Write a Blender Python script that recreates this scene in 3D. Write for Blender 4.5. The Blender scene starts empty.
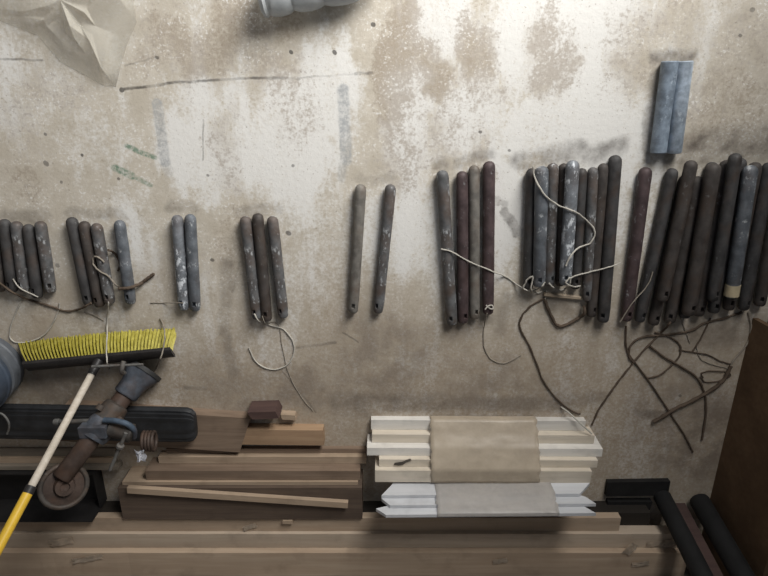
import bpy, bmesh, math, random
from mathutils import Vector, Matrix, noise
random.seed(7)
S = bpy.context.scene
COL = S.collection
R = math.radians
# ------------------------------------------------------------------ camera (held out over the floor, tipped toward the back wall)
H, TH, F = 1.69, R(20), 580.0
cam = bpy.data.cameras.new('camera'); cam.sensor_width = 36; cam.lens = F*36/768
cam_o = bpy.data.objects.new('camera', cam); COL.objects.link(cam_o)
cam_o.location = (0, 0, H); cam_o.rotation_euler = (-TH, 0, 0)
S.camera = cam_o
cam.clip_start = 0.02
ct, st = math.cos(TH), math.sin(TH)

def ray(px, py):
    x, y, z = (px-384)/F, -(py-288)/F, -1.0
    return Vector((x, y*ct + z*st, -y*st + z*ct))
def PZ(px, py, z=0.0):
    d = ray(px, py); t = (z-H)/d.z
    return Vector((d.x*t, d.y*t, z))
def PY(px, py, Y):
    d = ray(px, py); t = Y/d.y
    return Vector((d.x*t, Y, H+d.z*t))

# ------------------------------------------------------------------ object helpers
def tag(o, label=None, cat=None, group=None, kind=None):
    if label: o['label'] = label
    if cat: o['category'] = cat
    if group: o['group'] = group
    if kind: o['kind'] = kind
    return o
def empty(name, loc=(0, 0, 0)):
    o = bpy.data.objects.new(name, None); COL.objects.link(o)
    o.location = loc; o.empty_display_size = .05
    return o
def build(name, bm, mat, parent=None, smooth=None):
    bmesh.ops.recalc_face_normals(bm, faces=bm.faces)
    me = bpy.data.meshes.new(name); bm.to_mesh(me); bm.free()
    o = bpy.data.objects.new(name, me); COL.objects.link(o)
    me.materials.append(mat)
    if smooth is not None:
        for p in me.polygons: p.use_smooth = True
        me.set_sharp_from_angle(angle=R(smooth))
    if parent is not None:
        o.parent = parent
        o.matrix_parent_inverse = Matrix.Translation(-Vector(parent.location))
    return o
def recentre(o):
    """put the origin at the middle of the mesh's base"""
    vs = [v.co for v in o.data.vertices]
    c = Vector(((min(v.x for v in vs)+max(v.x for v in vs))/2, (min(v.y for v in vs)+max(v.y for v in vs))/2, min(v.z for v in vs)))
    o.data.transform(Matrix.Translation(-c)); o.location = o.location + c
    return o
def catmull(pts, n=6):
    pts = [Vector(p) for p in pts]
    if len(pts) < 3:
        return [pts[0].lerp(pts[1], i/n) for i in range(n+1)]
    P = [pts[0]*2-pts[1]] + pts + [pts[-1]*2-pts[-2]]
    out = []
    for i in range(1, len(P)-2):
        a, b, c, d = P[i-1], P[i], P[i+1], P[i+2]
        for k in range(n):
            t = k/n
            out.append(.5*((2*b)+(c-a)*t+(2*a-5*b+4*c-d)*t*t+(3*b-a-3*c+d)*t**3))
    out.append(P[-2])
    return out
def tube(bm, path, rad, seg=8, cap=True):
    n = len(path)
    rf = rad if callable(rad) else (lambda t: rad)
    rings = []; up = None
    for i, p in enumerate(path):
        d = (path[min(i+1, n-1)]-path[max(i-1, 0)])
        d = d.normalized() if d.length > 1e-9 else Vector((1, 0, 0))
        if up is None:
            up = Vector((0, 0, 1)) if abs(d.z) < .9 else Vector((1, 0, 0))
        s = d.cross(up)
        if s.length < 1e-6: s = d.orthogonal()
        s.normalize(); u = s.cross(d).normalized(); up = u
        r = rf(i/max(1, n-1))
        rings.append([bm.verts.new(p + s*(r*math.cos(2*math.pi*k/seg)) + u*(r*math.sin(2*math.pi*k/seg))) for k in range(seg)])
    for a, b in zip(rings, rings[1:]):
        for k in range(seg):
            bm.faces.new((a[k], a[(k+1) % seg], b[(k+1) % seg], b[k]))
    if cap:
        bm.faces.new(rings[0][::-1]); bm.faces.new(rings[-1])
    return rings
def box(bm, x0, x1, y0, y1, z0, z1):
    vs = [bm.verts.new((x, y, z)) for x in (x0, x1) for y in (y0, y1) for z in (z0, z1)]
    for f in ((0, 1, 3, 2), (4, 6, 7, 5), (0, 4, 5, 1), (2, 3, 7, 6), (0, 2, 6, 4), (1, 5, 7, 3)):
        bm.faces.new([vs[i] for i in f])
    return vs
def prism(bm, poly, axis_vec):
    a = [bm.verts.new(Vector(p)) for p in poly]; b = [bm.verts.new(Vector(p)+Vector(axis_vec)) for p in poly]
    n = len(a); bm.faces.new(a); bm.faces.new(b[::-1])
    for i in range(n): bm.faces.new((a[i], b[i], b[(i+1) % n], a[(i+1) % n]))
def bevel(bm, w, seg=2):
    es = [e for e in bm.edges if e.is_manifold and e.calc_face_angle(0) > R(30)]
    bmesh.ops.bevel(bm, geom=es, offset=w, segments=seg, affect='EDGES', clamp_overlap=True)
def lathe(bm, prof, M, seg=24):
    rings = []
    for (t, r) in prof:
        if r < 1e-6: rings.append([bm.verts.new(M @ Vector((t, 0, 0)))])
        else: rings.append([bm.verts.new(M @ Vector((t, r*math.cos(2*math.pi*k/seg), r*math.sin(2*math.pi*k/seg)))) for k in range(seg)])
    for a, b in zip(rings, rings[1:]):
        for k in range(seg):
            k2 = (k+1) % seg
            if len(a) == 1: bm.faces.new((a[0], b[k2], b[k]))
            elif len(b) == 1: bm.faces.new((a[k], a[k2], b[0]))
            else: bm.faces.new((a[k], a[k2], b[k2], b[k]))
    for rg, fl in ((rings[0], 1), (rings[-1], 0)):
        if len(rg) > 1: bm.faces.new(rg[::-1] if fl else rg)
    return rings
def frame(p, d):
    """matrix whose local X points along d, placed at p"""
    d = Vector(d).normalized()
    y = Vector((0, 0, 1)).cross(d)
    if y.length < 1e-4: y = Vector((0, 1, 0))
    y.normalize(); z = d.cross(y)
    M = Matrix((d, y, z)).transposed().to_4x4(); M.translation = p
    return M

# ------------------------------------------------------------------ material helpers
class NT:
    def __init__(self, name):
        self.m = bpy.data.materials.new(name); self.m.use_nodes = True
        self.t = self.m.node_tree; self.n = self.t.nodes; self.l = self.t.links
        self.b = self.n['Principled BSDF']; self.out = self.n['Material Output']
    def node(self, typ, **kw):
        nd = self.n.new(typ)
        for k, v in kw.items(): setattr(nd, k, v)
        return nd
    def put(self, sock, v):
        if isinstance(v, bpy.types.NodeSocket): self.l.new(v, sock)
        elif v is not None:
            if sock.type == 'RGBA' and len(v) == 3: v = (*v, 1)
            sock.default_value = v
    def math(self, op, a, b=None, c=None, clamp=False):
        nd = self.node('ShaderNodeMath', operation=op, use_clamp=clamp)
        for i, v in enumerate((a, b, c)): self.put(nd.inputs[i], v)
        return nd.outputs[0]
    def vec(self, op, a, b=None, scale=None):
        nd = self.node('ShaderNodeVectorMath', operation=op)
        self.put(nd.inputs[0], a); self.put(nd.inputs[1], b)
        if scale is not None: self.put(nd.inputs['Scale'], scale)
        return nd.outputs['Value'] if op in ('DOT_PRODUCT', 'LENGTH', 'DISTANCE') else nd.outputs[0]
    def ramp(self, v, a, b, lo=0.0, hi=1.0):
        nd = self.node('ShaderNodeMapRange', interpolation_type='SMOOTHSTEP')
        self.put(nd.inputs[0], v)
        for i, x in enumerate((a, b, lo, hi)): self.put(nd.inputs[i+1], x)
        return nd.outputs[0]
    def mix(self, f, a, b, mode='MIX'):
        nd = self.node('ShaderNodeMix', data_type='RGBA', blend_type=mode, clamp_factor=True)
        self.put(nd.inputs[0], f); self.put(nd.inputs[6], a); self.put(nd.inputs[7], b)
        return nd.outputs[2]
    def noise(self, co, scale, detail=4, rough=.55, dist=0.0):
        nd = self.node('ShaderNodeTexNoise')
        self.put(nd.inputs['Vector'], co)
        nd.inputs['Scale'].default_value = scale; nd.inputs['Detail'].default_value = detail
        nd.inputs['Roughness'].default_value = rough; nd.inputs['Distortion'].default_value = dist
        return nd.outputs[0]
    def coord(self, scale=(1, 1, 1), off=(0, 0, 0)):
        if not hasattr(self, 'tc'): self.tc = self.node('ShaderNodeTexCoord')
        mp = self.node('ShaderNodeMapping')
        self.l.new(self.tc.outputs['Object'], mp.inputs[0])
        mp.inputs['Scale'].default_value = scale; mp.inputs['Location'].default_value = off
        return mp.outputs[0]
    def bump(self, h, strength=.3, dist=.002):
        nd = self.node('ShaderNodeBump'); nd.inputs['Strength'].default_value = strength; nd.inputs['Distance'].default_value = dist
        self.put(nd.inputs['Height'], h); self.l.new(nd.outputs[0], self.b.inputs['Normal'])
    def done(self, col=None, rough=.6, metal=0.0, spec=.4):
        if col is not None: self.put(self.b.inputs['Base Color'], col)
        self.put(self.b.inputs['Roughness'], rough); self.put(self.b.inputs['Metallic'], metal)
        self.put(self.b.inputs['Specular IOR Level'], spec)
        return self.m
_off = [0]
def seed():
    _off[0] += 1
    return (_off[0]*3.17 % 19, _off[0]*5.71 % 23, _off[0]*1.93 % 17)
def iron(name, c, fleck=.3, rust=(.11, .065, .04), rustamt=.5, fl=(.5, .52, .53), rough=.6):
    t = NT(name); o = seed()
    co = t.coord(off=o)
    a = t.noise(co, 30, 5, .65)
    v = t.ramp(a, .3, .75)
    base = t.mix(v, tuple(x*.62 for x in c), tuple(min(1, x*1.3) for x in c))
    r = t.noise(t.coord(off=(o[1], o[2], o[0])), 14, 5, .6)
    base = t.mix(t.math('MULTIPLY', t.ramp(r, .45, .68), rustamt), base, rust)
    f1 = t.noise(t.coord((.7, 1, 1), off=(o[2], o[0], o[1])), 42, 6, .72)
    base = t.mix(t.math('MULTIPLY', t.ramp(f1, .655-.12*fleck, .74-.12*fleck), fleck), base, fl)
    t.bump(t.noise(co, 120, 4, .6), .35, .0015)
    return t.done(base, t.ramp(a, .2, .8, rough-.12, rough+.15), .15, .4)
def wood(name, c, c2, grain=26, rough=.7, knots=True, bump=.25):
    t = NT(name); o = seed()
    g = t.noise(t.coord((.06, 1, 1), o), grain*4, 5, .6, .4)
    b = t.noise(t.coord((.12, 1, 1), (o[1], o[0], o[2])), grain*.5, 3, .5)
    col = t.mix(t.ramp(g, .3, .72), c, c2)
    col = t.mix(t.math('MULTIPLY', t.ramp(b, .42, .7), .55), col, tuple(x*.62 for x in c))
    d = t.noise(t.coord(off=(o[2], o[1], o[0])), 9, 5, .6)
    col = t.mix(t.math('MULTIPLY', t.ramp(d, .5, .75), .4), col, tuple(x*.5 for x in c))
    t.bump(g, bump, .0012)
    return t.done(col, rough, 0, .3)
def plain(name, c, rough=.6, var=.35, scale=18, metal=0, spec=.4, bump=.2):
    t = NT(name); o = seed()
    a = t.noise(t.coord(off=o), scale, 5, .6)
    col = t.mix(t.ramp(a, .3, .72), tuple(x*(1-var) for x in c), tuple(min(1, x*(1+var)) for x in c))
    t.bump(a, bump, .002)
    return t.done(col, rough, metal, spec)
def cordmat(name, c):
    t = NT(name); o = seed()
    a = t.noise(t.coord(off=o), 300, 3, .6); b = t.noise(t.coord(off=o), 15, 3, .6)
    col = t.mix(t.ramp(a, .3, .7), tuple(x*.75 for x in c), c)
    col = t.mix(t.math('MULTIPLY', t.ramp(b, .45, .7), .5), col, tuple(x*.5 for x in c))
    t.bump(a, .5, .001)
    return t.done(col, .9, 0, .1)
def film(name, c, alpha, rough=.18, spec=.6):
    t = NT(name); o = seed()
    a = t.noise(t.coord(off=o), 10, 4, .6)
    t.put(t.b.inputs['Alpha'], t.ramp(a, .3, .7, alpha*.75, min(1, alpha*1.25)))
    t.bump(t.noise(t.coord(off=o), 22, 3, .5), .35, .004)
    return t.done(c, rough, 0, spec)

# ------------------------------------------------------------------ floor material (worn pale paint over dirty concrete)
def floor_material():
    t = NT('worn painted concrete')
    co = t.coord()
    n_big = t.noise(t.coord(off=(3.1, 1.7, 0)), 2.6, 5, .6)
    n_mid = t.noise(t.coord(off=(7.3, 2.2, 0)), 11, 6, .66)
    n_fine = t.math('MULTIPLY_ADD', t.noise(t.coord(off=(1.3, 9.2, 0)), 95, 5, .7), .6, t.math('MULTIPLY', t.noise(t.coord((1.25, .8, 1), (6.3, 3.2, 0)), 36, 4, .65), .4))
    n_speck = t.noise(t.coord(off=(5.3, 4.2, 0)), 130, 3, .6)
    n_streak = t.noise(t.coord((9, 1.1, 1), (.4, .3, 0)), 1.5, 4, .55)
    # coordinates nudged by noise so the edges of every stain are ragged
    nz = t.node('ShaderNodeTexNoise'); t.put(nz.inputs['Vector'], t.coord(off=(2, 5, 0)))
    nz.inputs['Scale'].default_value = 17; nz.inputs['Detail'].default_value = 5; nz.inputs['Roughness'].default_value = .65
    w0 = t.vec('SUBTRACT', nz.outputs['Color'], (.5, .5, .5))
    nz2 = t.node('ShaderNodeTexNoise'); t.put(nz2.inputs['Vector'], t.coord((1.3, .8, 1), (4, 1, 0)))
    nz2.inputs['Scale'].default_value = 6.5; nz2.inputs['Detail'].default_value = 4; nz2.inputs['Roughness'].default_value = .6
    w1 = t.vec('SUBTRACT', nz2.outputs['Color'], (.5, .5, .5))
    warp = t.vec('MULTIPLY', t.vec('ADD', t.vec('ADD', co, t.vec('MULTIPLY', w1, (.22, .34, 0))), t.vec('MULTIPLY', w0, (.09, .09, 0))), (1, 1, 0))
    warpm = t.vec('MULTIPLY', t.vec('ADD', co, t.vec('MULTIPLY', w0, (.05, .05, 0))), (1, 1, 0))
    warp2 = t.vec('MULTIPLY', t.vec('ADD', co, t.vec('MULTIPLY', w0, (.014, .014, 0))), (1, 1, 0))
    sc = 1.75/F
    # each stain hangs on the one before it, so that the long list of stains is worked out one at a time
    st_ = dict(acc=None, last=None)
    def rel(base, c):
        c = Vector(c)
        if st_['last'] is None: return t.vec('SUBTRACT', base, tuple(c))
        nd = t.node('ShaderNodeVectorMath', operation='MULTIPLY_ADD')
        t.l.new(st_['last'], nd.inputs[0]); t.put(nd.inputs[1], (1e-6, 1e-6, 0)); t.put(nd.inputs[2], tuple(-c))
        return t.vec('ADD', base, nd.outputs[0])
    def add(v):
        st_['acc'] = v if st_['acc'] is None else t.math('MAXIMUM', st_['acc'], v)
        st_['last'] = st_['acc']
    def blob(px, py, r, k=1.0, squash=1.0):
        d = rel(warp, PZ(px, py))
        if squash != 1.0: d = t.vec('MULTIPLY', d, (1, squash, 1))
        add(t.ramp(t.vec('LENGTH', d), r*sc*.35, r*sc*1.25, k, 0.0))
    def seg(p, q, r, k=1.0, soft=1.0, wv=None):
        a, b = PZ(*p), PZ(*q); ba = b-a
        pa = rel(wv or warp2, a)
        h = t.math('MULTIPLY', t.vec('DOT_PRODUCT', pa, tuple(ba)), 1/ba.length_squared, clamp=True)
        d = t.vec('LENGTH', t.vec('SUBTRACT', pa, t.vec('SCALE', tuple(ba), scale=h)))
        add(t.ramp(d, r*sc*(1-.6*soft), r*sc*(1+.5*soft), k, 0.0))
    def mx(lst):
        o = st_['acc']; st_['acc'] = None
        return o
    beige, tan, white = (.50, .45, .37), (.32, .26, .20), (.76, .745, .71)
    col = t.mix(t.ramp(n_mid, .3, .7), beige, (.60, .55, .47))
    # surviving paint
    paint = mx([blob(205, 150, 60), blob(290, 165, 62), blob(310, 115, 50), blob(200, 110, 40, .8), blob(300, 205, 40, .7), blob(530, 40, 60), blob(600, 25, 60, .9),
                blob(580, 110, 66), blob(505, 205, 30, .9, .4), blob(470, 115, 45), blob(540, 120, 40), blob(408, 130, 30, .9, .5), blob(330, 250, 50, .55, .5),
                blob(410, 220, 35, .6, .5), blob(130, 215, 30, .55), blob(145, 255, 25, .5, .5), blob(640, 140, 45, .8), blob(330, 75, 40, .8), blob(445, 30, 40, .9),
                blob(155, 400, 30, .6, 1.5), blob(30, 105, 50, .45), blob(90, 150, 40, .5), blob(690, 60, 70, .35), blob(620, 200, 20, .5, .4), blob(560, 345, 30, .35)])
    paint = t.math('ADD', t.math('MULTIPLY', paint, .85), t.math('MULTIPLY', t.ramp(n_big, .42, .62), .35))
    paint = t.math('ADD', paint, t.math('MULTIPLY', t.ramp(n_streak, .45, .68), .4))
    pmask = t.ramp(t.math('ADD', paint, t.math('MULTIPLY', t.math('SUBTRACT', n_fine, .5), 2.6)), .2, 1.0)
    col = t.mix(pmask, col, white)
    # bare brown areas with flecks of paint left in them
    bare = mx([blob(400, 55, 34, 1, .6), blob(392, 105, 24, .9, .6), blob(432, 85, 26), blob(480, 60, 30, .9, .55), blob(545, 55, 26, .9, .6), blob(560, 70, 20, .8), blob(180, 45, 45, .8),
               blob(230, 35, 40, .8), blob(275, 20, 30, .7), blob(280, 75, 40, .7), blob(60, 100, 40, .55, 1.6), blob(20, 120, 30, .5), blob(150, 60, 25, .6), blob(25, 175, 30, .6),
               blob(400, 150, 30, .7, .5), blob(445, 130, 30, .6, .6), blob(225, 150, 22, .6, .35), blob(630, 50, 34, .6, .6), blob(300, 120, 30, .55), blob(480, 170, 20, .6, .3),
               blob(235, 250, 40, .55, .6), blob(180, 270, 45, .5), blob(720, 110, 60, .6), blob(740, 40, 40, .55), blob(680, 20, 40, .5), blob(40, 330, 40, .6)])
    bm_ = t.ramp(t.math('ADD', bare, t.math('MULTIPLY', t.math('SUBTRACT', n_fine, .5), 3.6)), .3, 1.0)
    col = t.mix(t.math('MULTIPLY', bm_, .66), col, tan)
    fleck = t.math('MULTIPLY', t.ramp(n_speck, .56, .62), t.ramp(n_mid, .42, .62))
    col = t.mix(t.math('MULTIPLY', t.ramp(n_fine, .40, .33), .5), col, tan)
    col = t.mix(t.math('MULTIPLY', t.ramp(n_speck, .37, .30), .55), col, (.22, .175, .135))
    col = t.mix(t.math('MULTIPLY', fleck, .85), col, white)
    # dirt tracked in toward the timber stacks
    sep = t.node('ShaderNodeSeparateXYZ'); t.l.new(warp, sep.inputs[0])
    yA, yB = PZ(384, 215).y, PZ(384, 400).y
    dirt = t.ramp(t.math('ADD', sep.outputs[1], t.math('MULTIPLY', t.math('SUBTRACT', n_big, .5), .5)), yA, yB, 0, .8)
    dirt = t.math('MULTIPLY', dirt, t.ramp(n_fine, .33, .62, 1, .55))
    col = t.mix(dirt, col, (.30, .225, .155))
    dirt_shade = mx([blob(385, 360, 60, .6), blob(230, 390, 50, .5), blob(300, 390, 60, .6, 1.5), blob(450, 330, 40, .5), blob(500, 395, 80, .55, 1.8), blob(670, 400, 60, .55), blob(125, 335, 45, .5, 1.5), blob(705, 440, 75, .8), blob(60, 390, 60, .7)])  # dirt patches; the lower right one also has shade painted in
    col = t.mix(t.math('MULTIPLY', dirt_shade, t.ramp(n_mid, .3, .6)), col, (.19, .15, .115))
    # rust and soot rubbed off round the iron; shade painted beside the heaps and timber
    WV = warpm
    soot_shade = mx([seg((520, 160), (580, 150), 9, .7, 1, WV), seg((590, 156), (618, 146), 9, .8, 1, WV), seg((668, 160), (705, 152), 10, .75, 1, WV), seg((700, 150), (775, 140), 18, .85, 1, WV),
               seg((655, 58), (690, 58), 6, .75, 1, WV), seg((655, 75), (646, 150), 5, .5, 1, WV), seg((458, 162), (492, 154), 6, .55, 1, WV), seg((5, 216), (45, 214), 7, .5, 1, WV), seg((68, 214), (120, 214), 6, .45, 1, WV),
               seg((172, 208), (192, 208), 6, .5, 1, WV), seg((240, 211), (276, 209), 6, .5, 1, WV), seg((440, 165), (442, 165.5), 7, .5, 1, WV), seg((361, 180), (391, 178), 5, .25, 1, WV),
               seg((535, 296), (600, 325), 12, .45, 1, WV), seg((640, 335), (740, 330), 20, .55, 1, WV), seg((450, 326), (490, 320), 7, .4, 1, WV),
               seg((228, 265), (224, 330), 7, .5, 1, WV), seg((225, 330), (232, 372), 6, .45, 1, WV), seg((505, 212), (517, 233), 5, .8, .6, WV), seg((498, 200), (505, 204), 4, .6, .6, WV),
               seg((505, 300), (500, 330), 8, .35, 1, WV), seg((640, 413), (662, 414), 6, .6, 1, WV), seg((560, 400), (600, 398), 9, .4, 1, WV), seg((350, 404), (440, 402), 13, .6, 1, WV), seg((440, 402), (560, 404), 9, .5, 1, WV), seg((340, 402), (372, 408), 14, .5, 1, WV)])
    soot_shade = t.math('MULTIPLY', soot_shade, t.ramp(n_mid, .3, .65, 1, .3))
    col = t.mix(soot_shade, col, (.075, .06, .052))
    # grey prints left where weights used to lie
    prints = mx([seg((157, 104), (165, 162), 5.0, .8, .5), seg((343, 90), (346, 160), 5.5, .85, .5), seg((344, 160), (342, 178), 4, .5, .8), seg((160, 150), (168, 172), 5, .35, .8)])
    prints = t.math('MULTIPLY', prints, t.ramp(n_fine, .4, .6, 1, .35))
    col = t.mix(prints, col, (.36, .375, .385))
    green = mx([seg((126, 146), (155, 158), 2.3, .85, .6), seg((115, 168), (132, 176), 3.6, .9, .6), seg((132, 176), (151, 185), 2.2, .6, .8)])
    col = t.mix(t.math('MULTIPLY', green, t.ramp(n_fine, .42, .58, 1, .3)), col, (.13, .225, .16))
    # the crack across the slab, short scratches and pin holes
    lines = mx([seg((0, 59), (42, 60), 1.0, .6), seg((121, 90), (180, 82), 1.3, .85), seg((180, 82), (262, 78), 1.1, .75), seg((262, 78), (300, 79), 1.2, .6), seg((355, 74), (372, 73), 1.3, .7),
                seg((300, 78), (355, 74), .8, .3), seg((158, 56), (125, 66), .8, .5), seg((203, 120), (203, 160), .7, .6), seg((240, 262), (232, 292), 1.0, .25), seg((343, 333), (358, 342), .9, .5),
                seg((297, 348), (335, 343), 1.6, .5), seg((283, 372), (316, 412), .9, .5), seg((186, 388), (205, 389), 2.5, .5)])
    lines = t.math('MULTIPLY', lines, t.ramp(n_mid, .38, .6, 1, .35))
    dots = mx([seg((x, y), (x+.6, y+.3), r, k, .35) for x, y, r, k in ((373, 24, 1.9, .8), (291, 52, 1.7, .8), (334, 52, 2.0, .8), (82, 155, 1.4, .8), (46, 163, 2.6, .6), (118, 179, 1.4, .7),
              (275, 232, 1.6, .7), (288, 233, 2.4, .7), (45, 134, 1.6, .6), (156, 57, 1.6, .7), (121, 90, 2.2, .8), (480, 132, 1.4, .7), (293, 166, 1.3, .6), (212, 260, 1.8, .7), (509, 150, 1.2, .6),
              (740, 36, 1.4, .6), (208, 175, 1.2, .6), (61, 182, 1.3, .6), (680, 396, 1.6, .5), (752, 10, 2, .5), (57, 265, 2, .5))])
    col = t.mix(t.math('MAXIMUM', lines, dots), col, (.06, .055, .05))
    hgt = t.noise(t.coord(off=(1.3, 9.2, 0)), 62, 4, .72)
    t.bump(hgt, .35, .003)
    return t.done(col, t.ramp(pmask, 0, 1, .8, .5), 0, .35)

# ------------------------------------------------------------------ setting
WY, WX = -1.64, 1.215
bm = bmesh.new(); box(bm, -2.6, 2.2, -2.2, 3.0, -.12, 0)
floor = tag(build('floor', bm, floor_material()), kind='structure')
bm = bmesh.new(); box(bm, -2.6, WX, WY-.12, WY, 0, 2.6)
tag(build('wall_back', bm, plain('dim plaster', (.20, .175, .15), .9, .3, 6)), kind='structure')
bm = bmesh.new(); box(bm, WX, WX+.12, WY-.12, 1.0, 0, 2.6)  # lengthened out of view to shade the right side of the floor
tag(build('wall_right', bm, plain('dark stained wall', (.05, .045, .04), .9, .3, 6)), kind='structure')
bm = bmesh.new(); box(bm, -2.0, -1.88, WY-.12, 2.6, 0, 2.6)
tag(build('wall_left', bm, plain('dim left plaster', (.20, .175, .15), .9, .3, 6)), kind='structure')

# ------------------------------------------------------------------ palette
M = dict(
    grey=iron('grey iron', (.125, .127, .13), .7), dark=iron('dark iron', (.062, .06, .06), .25, rustamt=.3), brown=iron('brown iron', (.07, .061, .056), .25, rustamt=.5, rust=(.075, .05, .036)),
    maroon=iron('maroon iron', (.085, .06, .061), .45, rustamt=.4, rust=(.07, .04, .035)), blue=iron('blue grey iron', (.13, .143, .16), .75, rustamt=.3), pale=iron('pale weathered iron', (.18, .168, .15), .5),
    smear=iron('paint smeared iron', (.19, .205, .225), 1.0, fl=(.66, .69, .72), rustamt=.25), zincd=iron('dull zinc', (.23, .28, .34), .7, rustamt=.12, fl=(.45, .52, .6), rough=.42), zinc=iron('zinc grey', (.38, .45, .53), .6, rustamt=.12, fl=(.55, .62, .68), rough=.42),
    cord=cordmat('pale cord', (.55, .52, .46)), twine=cordmat('brown twine', (.12, .09, .068)), dull=cordmat('dull cord', (.33, .29, .24)))

# ------------------------------------------------------------------ sash weights
WEIGHTS = []      # (a, b, r) axis end points for the cords to lie over
RW = .0172
def sash(p, q, mat, label, group, r=RW, up=0, flat=False, roll=None, lift=0.0):
    za = zb = r + lift
    for it in range(3):
        a, b = PZ(p[0], p[1], za), PZ(q[0], q[1], zb)
        if not up: break
        def need(pt):
            z = r
            for (c, d, r2) in WEIGHTS:
                cd = d-c; cd2 = Vector((cd.x, cd.y)); tt = max(-.03, min(1.03, (Vector((pt.x-c.x, pt.y-c.y)).dot(cd2))/cd2.length_squared))
                ax = c+cd*tt; dd = math.hypot(pt.x-ax.x, pt.y-ax.y)
                if dd < r+r2: z = max(z, ax.z+math.sqrt((r+r2)**2-dd*dd))
            return z
        za = max(need(a), need(a.lerp(b, .2))); zb = max(need(b), need(a.lerp(b, .8)))
    WEIGHTS.append((a, b, r))
    L = (b-a).length; rs = random.random
    bm = bmesh.new()
    if flat:
        prof = [(0, 0), (0, r*.9), (.0025, r), (L*.5, r*.985), (L-.0025, r), (L, r*.9), (L, 0)]
    else:
        prof = [(0, 0), (.0015, r*.4), (.005, r*.72), (.011, r*.93), (.02, r)]
        for k in range(1, 7): prof.append((.02+(L-.062)*k/6, r*(1+.02*(rs()-.5))))
        prof += [(L-.033, r*.97), (L-.017, r*.95), (L-.005, r*.9), (L, r*.72), (L, 0)]
    rings = lathe(bm, prof, Matrix.Identity(4), 20)
    eye = None
    if not flat:
        # the eye: a slot sunk into the side near the cord end (each side)
        fs = []
        bm.faces.ensure_lookup_table()
        i = len(prof)-5      # ring at L-.033
        for k0 in (4, 14):
            fsel = []
            for k in (k0, k0+1):
                vs = {rings[i][k % 20], rings[i][(k+1) % 20], rings[i+1][k % 20], rings[i+1][(k+1) % 20]}
                for f in rings[i][k % 20].link_faces:
                    if set(f.verts) == vs: fsel.append(f)
            bmesh.ops.inset_region(bm, faces=fsel, thickness=.0012, depth=0)
            nrm = sum((f.normal for f in fsel), Vector()).normalized()
            c = sum((f.calc_center_median() for f in fsel), Vector())/len(fsel)
            d = Vector((0, c.y, c.z)).normalized()
            for v in {v for f in fsel for v in f.verts}: v.co -= d*(r*.72)
    for v in bm.verts:   # a cast, slightly lumpy surface
        v.co += noise.noise_vector(v.co*38 + Vector((len(WEIGHTS)*2.3, 0, 0)))*.0006
    o = build('sash_weight', bm, M[mat], None, 40)
    o.data.transform(Matrix.Rotation(roll if roll is not None else (random.random()-.5)*.9, 4, 'X'))
    o.data.transform(Matrix.Translation((-L/2, 0, 0)))
    Mx = frame((a+b)/2, b-a)
    o.matrix_world = Mx
    if lift == 0 and not up: pass
    return tag(o, label, 'sash weight', group)

g = 'iron sash weights, group at the left edge'
sash((-8, 222), (0, 291), 'brown', 'rusty brown iron sash weight mostly cut off by the left edge of the photo', g)
sash((4, 219), (13, 291), 'dark', 'near-black iron sash weight lying inside the left edge, against a grey one', g)
sash((16, 221), (25, 291), 'grey', 'grey iron sash weight at the left edge with a pale cord across its lower end', g)
sash((28, 224), (38, 297), 'dark', 'blackish sash weight lying lowest in the group at the left edge, second from its right', g)
sash((40, 221), (51, 292), 'grey', 'dark grey sash weight at the right-hand end of the group at the left edge', g)
g = 'iron sash weights above the broom'
sash((71, 217), (89, 304), 'dark', 'slanting black sash weight, left-hand one of the four above the yellow broom', g)
sash((83.5, 221), (100, 306), 'brown', 'brown rusty sash weight squeezed between a black and a grey one above the broom', g)
sash((96, 223), (110, 303), 'grey', 'grey sash weight above the broom with a straight cord hanging from its eye', g, up=0, lift=.004)
sash((119, 220), (131, 303), 'blue', 'lone blue-grey sash weight set apart at the right of those above the broom', g)
g = 'paint-marked pair of sash weights'
sash((177, 215), (184, 309), 'smear', 'left sash weight of the pair right of the broom, streaked with white paint', g)
sash((190, 214), (195.5, 310), 'blue', 'right sash weight of the pair right of the broom, blue-grey with pale spots', g)
g = 'three sash weights over a looped cord'
sash((245, 216), (257, 318), 'grey', 'grey sash weight at left of the three over the round cord loop', g)
sash((257.5, 213), (267, 320), 'brown', 'brown-grey sash weight in the middle of the three over the round cord loop', g)
sash((272, 216), (283.5, 317), 'grey', 'grey sash weight with white chips, right of the three over the round cord loop', g)
g = 'two separate sash weights at mid floor'
sash((361, 184), (353, 312), 'pale', 'pale weathered sash weight with a visible eye slot, alone at mid floor', g, r=.0165, roll=0)
sash((391, 184), (378, 312), 'grey', 'dark grey leaning sash weight just right of the pale lone one', g, r=.0165)
g = 'four long sash weights right of centre'
sash((442, 170), (452, 324), 'grey', 'long grey sash weight slanting the other way, left of the four right of centre', g, r=.018)
sash((462, 171), (463, 322), 'maroon', 'maroon-brown long sash weight, second of the four right of centre', g, r=.0175)
sash((474, 165), (474.5, 318), 'pale', 'pale grey worn long sash weight between two maroon ones', g, r=.0165)
sash((489, 161), (488, 313), 'maroon', 'dark maroon long sash weight with white knot at its foot, right of four', g, r=.018)
g = 'sash weights tied with white cord'
sash((532, 168), (528, 288), 'dark', 'dark sash weight at the left side of the white-corded heap', g)
sash((553, 163), (549, 285), 'grey', 'grey sash weight between two bulkier ones in the white-corded heap', g)
sash((564, 163), (560, 285), 'brown', 'narrow brown sash weight half hidden left of the bright streaked one', g, r=.0155)
sash((582, 168), (575, 288), 'dark', 'dark sash weight under the curl of white cord, right of the bright one', g, r=.0158)
sash((593, 167), (587, 300), 'grey', 'grey sash weight just right of the bright streaked one, below the cord curl', g, r=.0155)
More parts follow.
